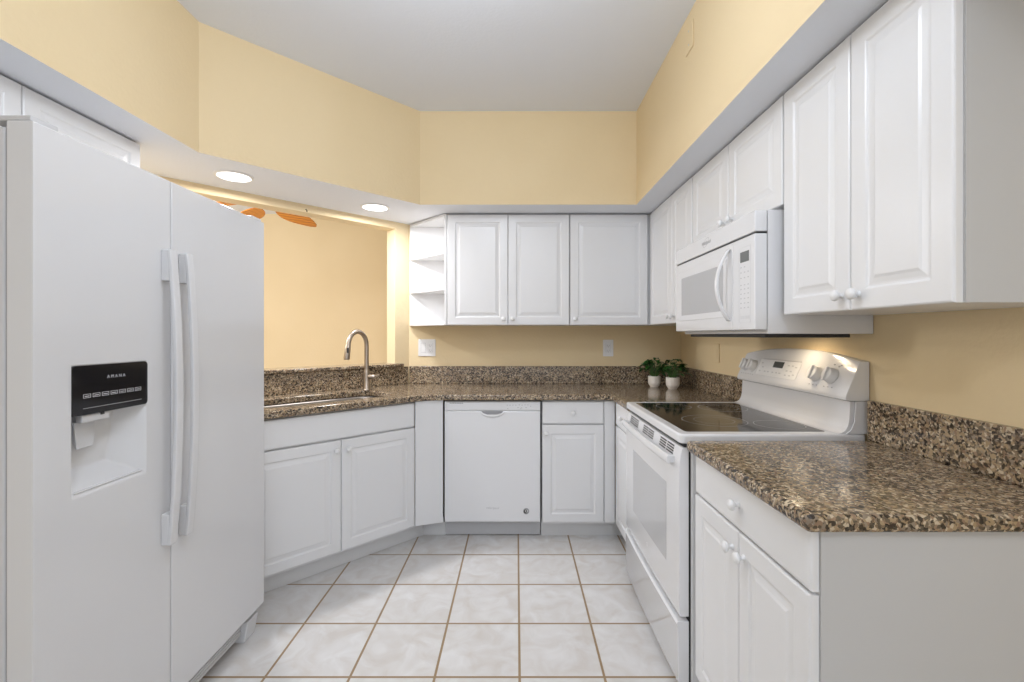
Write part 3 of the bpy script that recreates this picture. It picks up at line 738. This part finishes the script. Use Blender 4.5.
b = BM(); prism(b, rrect(0.045, 0.575, mz(1.350), mz(1.592), 0.008, 4), 0.0, 0.0022, front(0, -0.0228, 0)); wf = obj('window_frame', b, M_app, md, bevel=0.001)
b = BM(); prism(b, rrect(0.088, 0.545, mz(1.376), mz(1.560), 0.004, 3), 0.0, 0.0008, front(0, -0.0250, 0)); obj('window', b, M_mwglass, wf)
b = BM(); secs = []
for i in range(21):
    t = i / 20; z = mz(1.612) + (1.334 - 1.612) * t; y = -0.026 - 0.048 * math.sin(math.pi * t) ** 0.85
    secs.append([(0.596 + 0.011 * math.cos(a), y + 0.007 * math.sin(a), z) for a in [2 * math.pi * k / 10 for k in range(10)]])
loft(b, secs); obj('handle', b, M_app, md, angle=60)
b = BM(); box(b, DXE + 0.0015, MW, -0.023, 0.0205, mz(1.298), mz(1.634)); cpn = obj('control_panel', b, M_app, mw, bevel=0.004)
b = BM()
for r_ in ((0.672, 0.757, 1.325, 1.326), (0.672, 0.757, 1.5985, 1.5995), (0.672, 0.673, 1.325, 1.5995), (0.756, 0.757, 1.325, 1.5995)):
    box(b, r_[0], r_[1], -0.0237, -0.0225, mz(r_[2]), mz(r_[3]))
obj('keypad_outline', b, M_ltgrey, cpn, smooth=False)
b = BM(); box(b, 0.682, 0.745, -0.0245, -0.0225, mz(1.545), mz(1.583)); obj('display', b, M_mwdisp, cpn, bevel=0.001)
b = BM()
for ri, z in enumerate((1.527, 1.508, 1.488, 1.462, 1.447, 1.430, 1.413, 1.396, 1.379)):
    for c_ in range(3 if ri > 0 else 2):
        x = 0.687 + c_ * 0.026; box(b, x - 0.0045, x + 0.0045, -0.0236, -0.0225, mz(z) - 0.0018, mz(z) + 0.0018)
obj('keypad', b, M_key, cpn, smooth=False)
for x in (0.682, 0.718):
    b = BM(); box(b, x, x + 0.030, -0.0236, -0.0225, mz(1.338), mz(1.350)); obj('start_button', b, M_ltgrey, cpn, smooth=False)
b = BM(); box(b, 0.06, MW - 0.03, 0.03, 0.33, -0.009, 0.0035); ub = obj('underside_vent', b, M_dark, mw, bevel=0.002)
b = BM(); box(b, 0.465, 0.555, 0.215, 0.285, -0.0095, -0.0072); obj('cooktop_lamp', b, M_warmlamp, ub)

# ------------------------------------------------------------------ lamps in the soffit and on the kitchen ceiling
def downlight(label, x, y, z, r, group):
    t = thing('downlight', label, 'ceiling light', (x, y, z), 0, group)
    b = BM(); lathe(b, [(r + 0.014, -0.0005), (r + 0.014, -0.003), (r + 0.004, -0.007), (r, -0.007), (r, -0.0005)], None, 40, cap=False); obj('trim_ring', b, M_plastic, t)
    b = BM(); lathe(b, [(0, -0.0005), (r - 0.0005, -0.0005), (r - 0.0005, -0.0045), (0, -0.0045)], None, 40); obj('lens', b, M_lamp, t)
downlight('lit round downlight in the soffit, above the refrigerator end of the sink', -1.479, 2.394, SOF, 0.078, 'soffit downlights')
downlight('lit round downlight in the soffit, nearer the open corner shelves', -0.920, 2.974, SOF, 0.078, 'soffit downlights')

# ------------------------------------------------------------------ plates on the walls
def duplex(parent, x, z):
    b = BM()
    prism(b, rrect(x - 0.017, x + 0.017, z - 0.036, z + 0.036, 0.008, 4), 0, 0.0018, front(0, -0.0058, 0)); rp = obj('receptacle', b, M_plastic, parent, bevel=0.0006)
    b = BM()
    for zz in (z + 0.019, z - 0.019):
        box(b, x - 0.0085, x - 0.0060, -0.0082, -0.007, zz - 0.006, zz + 0.006); box(b, x + 0.0060, x + 0.0085, -0.0082, -0.007, zz - 0.005, zz + 0.005)
        box(b, x - 0.003, x + 0.003, -0.0082, -0.007, zz - 0.0125, zz - 0.0085)
    for dx in (-1, 1): box(b, x + dx * 0.0172 - 0.0006, x + dx * 0.0172 + 0.0006, -0.0066, -0.0055, z - 0.033, z + 0.033)
    obj('socket_slots', b, M_mgrey, rp, smooth=False)
def plate(root, w, h, m):
    b = BM(); prism(b, rrect(-w / 2, w / 2, -h / 2, h / 2, 0.005, 4), 0.0, 0.0058, front(0, 0, 0)); return obj('plate', b, m, root, bevel=0.002)
o1 = thing('outlet', 'white double wall plate with rocker switch and outlet, below the corner shelf', 'outlet', (-0.675, YB - 0.0005, 1.184))
plate(o1, 0.130, 0.128, M_plastic); duplex(o1, 0.026, 0)
b = BM(); loft(b, [[(x, -0.0055, -0.033), (x, -0.0085, -0.033), (x, -0.0062, 0.033), (x, -0.0055, 0.033)] for x in (-0.043, -0.010)]); rk = obj('rocker_switch', b, M_plastic, o1, bevel=0.0008)
b = BM()
for r_ in ((-0.0445, -0.0085, -0.0350, -0.0340), (-0.0445, -0.0085, 0.0340, 0.0350), (-0.0445, -0.0435, -0.035, 0.035), (-0.0095, -0.0085, -0.035, 0.035)):
    box(b, r_[0], r_[1], -0.0066, -0.0055, r_[2], r_[3])
obj('switch_frame_line', b, M_mgrey, rk, smooth=False)
o2 = thing('outlet', 'white single wall outlet on the back wall under the wide wall cabinet', 'outlet', (0.692, YB - 0.0005, 1.182))
plate(o2, 0.078, 0.126, M_plastic); duplex(o2, 0, 0)
o3 = thing('outlet', 'cream painted wall outlet on the right wall above the range', 'outlet', (XR - 0.0005, 2.83, 1.169), -90)
plate(o3, 0.075, 0.118, M_wall)
b = BM(); prism(b, rrect(-0.017, 0.017, -0.034, 0.034, 0.006, 4), 0, 0.0018, front(0, -0.0058, 0)); obj('receptacle', b, M_wall, o3, bevel=0.0006)
o4 = thing('blank_plate', 'small cream painted blank plate high on the right soffit face', 'wall plate', (0.768 - 0.0005, 2.02, 2.592), -90)
plate(o4, 0.085, 0.118, M_wall)
for z in (-0.03, 0.03):
    b = BM(); lathe(b, [(0, 0), (0.004, 0), (0.004, 0.0012), (0, 0.0014)], front(0, -0.0056, z), 12); obj('screw', b, M_ltgrey, o4)
# small hook left in the header over the opening
hk = BM()
hx = (-1.345 - XL) * math.sqrt(2); hz = 2.080
tube(hk, [A45 @ Vector((hx, y, hz + z)) for y, z in ((0.0, 0.0), (-0.012, 0.0), (-0.017, -0.006), (-0.016, -0.014), (-0.024, -0.018), (-0.030, -0.012))], 0.0022, 8)
tag(obj('ceiling_hook', hk, M_bronze), 'tiny dark hook screwed into the header above the pass-through', 'hook')

# ------------------------------------------------------------------ potted plants in the corner
def leaf(bm, base, tip, w, droop, nrm):
    base, tip = Vector(base), Vector(tip); ax = tip - base; ln = ax.length; ax.normalize()
    side = ax.cross(nrm).normalized(); up = side.cross(ax).normalized()
    n = 7; rows = []
    for i in range(n + 1):
        t = i / n; c = base + ax * ln * t + up * (droop * (4 * t * (1 - t)) - droop * 0.6 * t * t)
        hw = w * (math.sin(math.pi * min(1, t ** 0.75)) ** 0.9) * 0.5 + 0.0003
        rows.append([bm.verts.new(c - side * hw + up * hw * 0.35), bm.verts.new(c), bm.verts.new(c + side * hw + up * hw * 0.35)])
    for a, b_ in zip(rows, rows[1:]):
        for k in range(2): bm.faces.new((a[k], a[k + 1], b_[k + 1], b_[k]))
def plant(label, x, y, r, h, seed, lean):
    rnd = random.Random(seed)
    t = thing('potted_plant', label, 'plant', (x, y, CZ1), 0, 'potted plants in the counter corner')
    b = BM(); lathe(b, [(0, 0), (r * 0.62, 0), (r * 0.66, 0.004), (r * 0.80, h * 0.16), (r * 0.95, h * 0.30), (r, h * 0.42), (r, h - 0.003), (r * 0.985, h), (r * 0.93, h - 0.002), (r * 0.92, h * 0.8), (0, h * 0.8)], None, 36)
    obj('pot', b, M_pot, t, angle=60)
    b = BM(); lathe(b, [(0, h * 0.805), (r * 0.915, h * 0.805), (r * 0.915, h * 0.90), (r * 0.5, h * 0.93), (0, h * 0.95)], None, 24); obj('soil', b, M_soil, t)
    bl, bs = BM(), BM()
    for i in range(42):
        a = rnd.uniform(0, 2 * math.pi); q = rnd.random()
        out = 0.015 + 0.060 * q; hh = h + 0.020 + (1 - q) * 0.085 + rnd.uniform(-0.01, 0.012)
        root = Vector((r * 0.35 * math.cos(a), r * 0.35 * math.sin(a), h * 0.92))
        mid = Vector((out * math.cos(a) + lean * 0.4, out * math.sin(a), hh))
        tube(bs, [root, (root + mid) / 2 + Vector((0, 0, 0.012)), mid], [0.0016, 0.0013, 0.001], 6)
        a2 = a + rnd.uniform(-0.7, 0.7); ll = rnd.uniform(0.046, 0.076)
        tip = mid + Vector((math.cos(a2) * ll * 0.85 + lean * 0.3, math.sin(a2) * ll * 0.85, rnd.uniform(-0.022, 0.012)))
        leaf(bl, mid, tip, rnd.uniform(0.030, 0.048), 0.008, Vector((0, 0, 1)))
    for (tx, tz, bx, bz) in ((-0.092, 0.155, -0.03, 0.178),) if lean < 0 else ((0.075, 0.148, 0.035, 0.142),):
        tube(bs, [(0, 0, h * 0.92), (bx * 0.6, -0.01, bz * 0.9), (bx, -0.015, bz)], 0.0014, 6); leaf(bl, (bx, -0.015, bz), (tx, -0.03, tz), 0.036, 0.006, Vector((0, -0.5, 1)))
    obj('stems', bs, M_stem, t); obj('foliage', bl, M_leaf, t, recalc=False)
plant('leafy green plant in a cream pot, the left one of the pair in the corner', 0.971, 3.222, 0.042, 0.078, 3, -0.012)
plant('leafy green plant in a cream pot, the right one closer to the range', 1.060, 3.10, 0.0445, 0.080, 11, 0.010)

# ------------------------------------------------------------------ leaf-blade ceiling fan in the dining room
FANZ = 2.425
fan = thing('ceiling_fan', 'ceiling fan with orange wooden leaf-shaped blades, seen through the pass-through', 'ceiling fan', (-2.20, 3.95, FANZ))
b = BM(); lathe(b, [(0.0, -0.03), (0.05, -0.03), (0.10, -0.01), (0.105, 0.05), (0.08, 0.09), (0.03, 0.11), (0.0, 0.11)], None, 32); obj('motor', b, M_bronze, fan)
b = BM(); lathe(b, [(0.012, 0.105), (0.012, 0.28), (0.06, 0.285), (0.065, CEIL - FANZ - 0.001)], None, 20); obj('downrod', b, M_bronze, fan)
for k in range(6):
    b = BM(); n = 14; pts_t, pts_b = [], []
    L0, L1 = 0.16, 0.65
    half = []
    for i in range(n + 1):
        t = i / n; half.append((L0 + (L1 - L0) * t, 0.018 + 0.090 * math.sin(math.pi * t ** 0.85) ** 0.9 if t < 1 else 0.002))
    poly = [(x, w) for x, w in half] + [(x, -w) for x, w in reversed(half)]
    M = Matrix.Rotation(R(72 + 60 * k), 4, 'Z') @ Matrix.Rotation(R(6), 4, 'Y') @ Matrix.Rotation(R(-8), 4, 'X')
    prism(b, poly, 0.0, 0.008, M); bl = obj('blade', b, M_wood, fan, bevel=0.002)
    b = BM(); box(b, 0.08, 0.20, -0.012, 0.012, 0.009, 0.016, M); obj('blade_arm', b, M_bronze, bl)
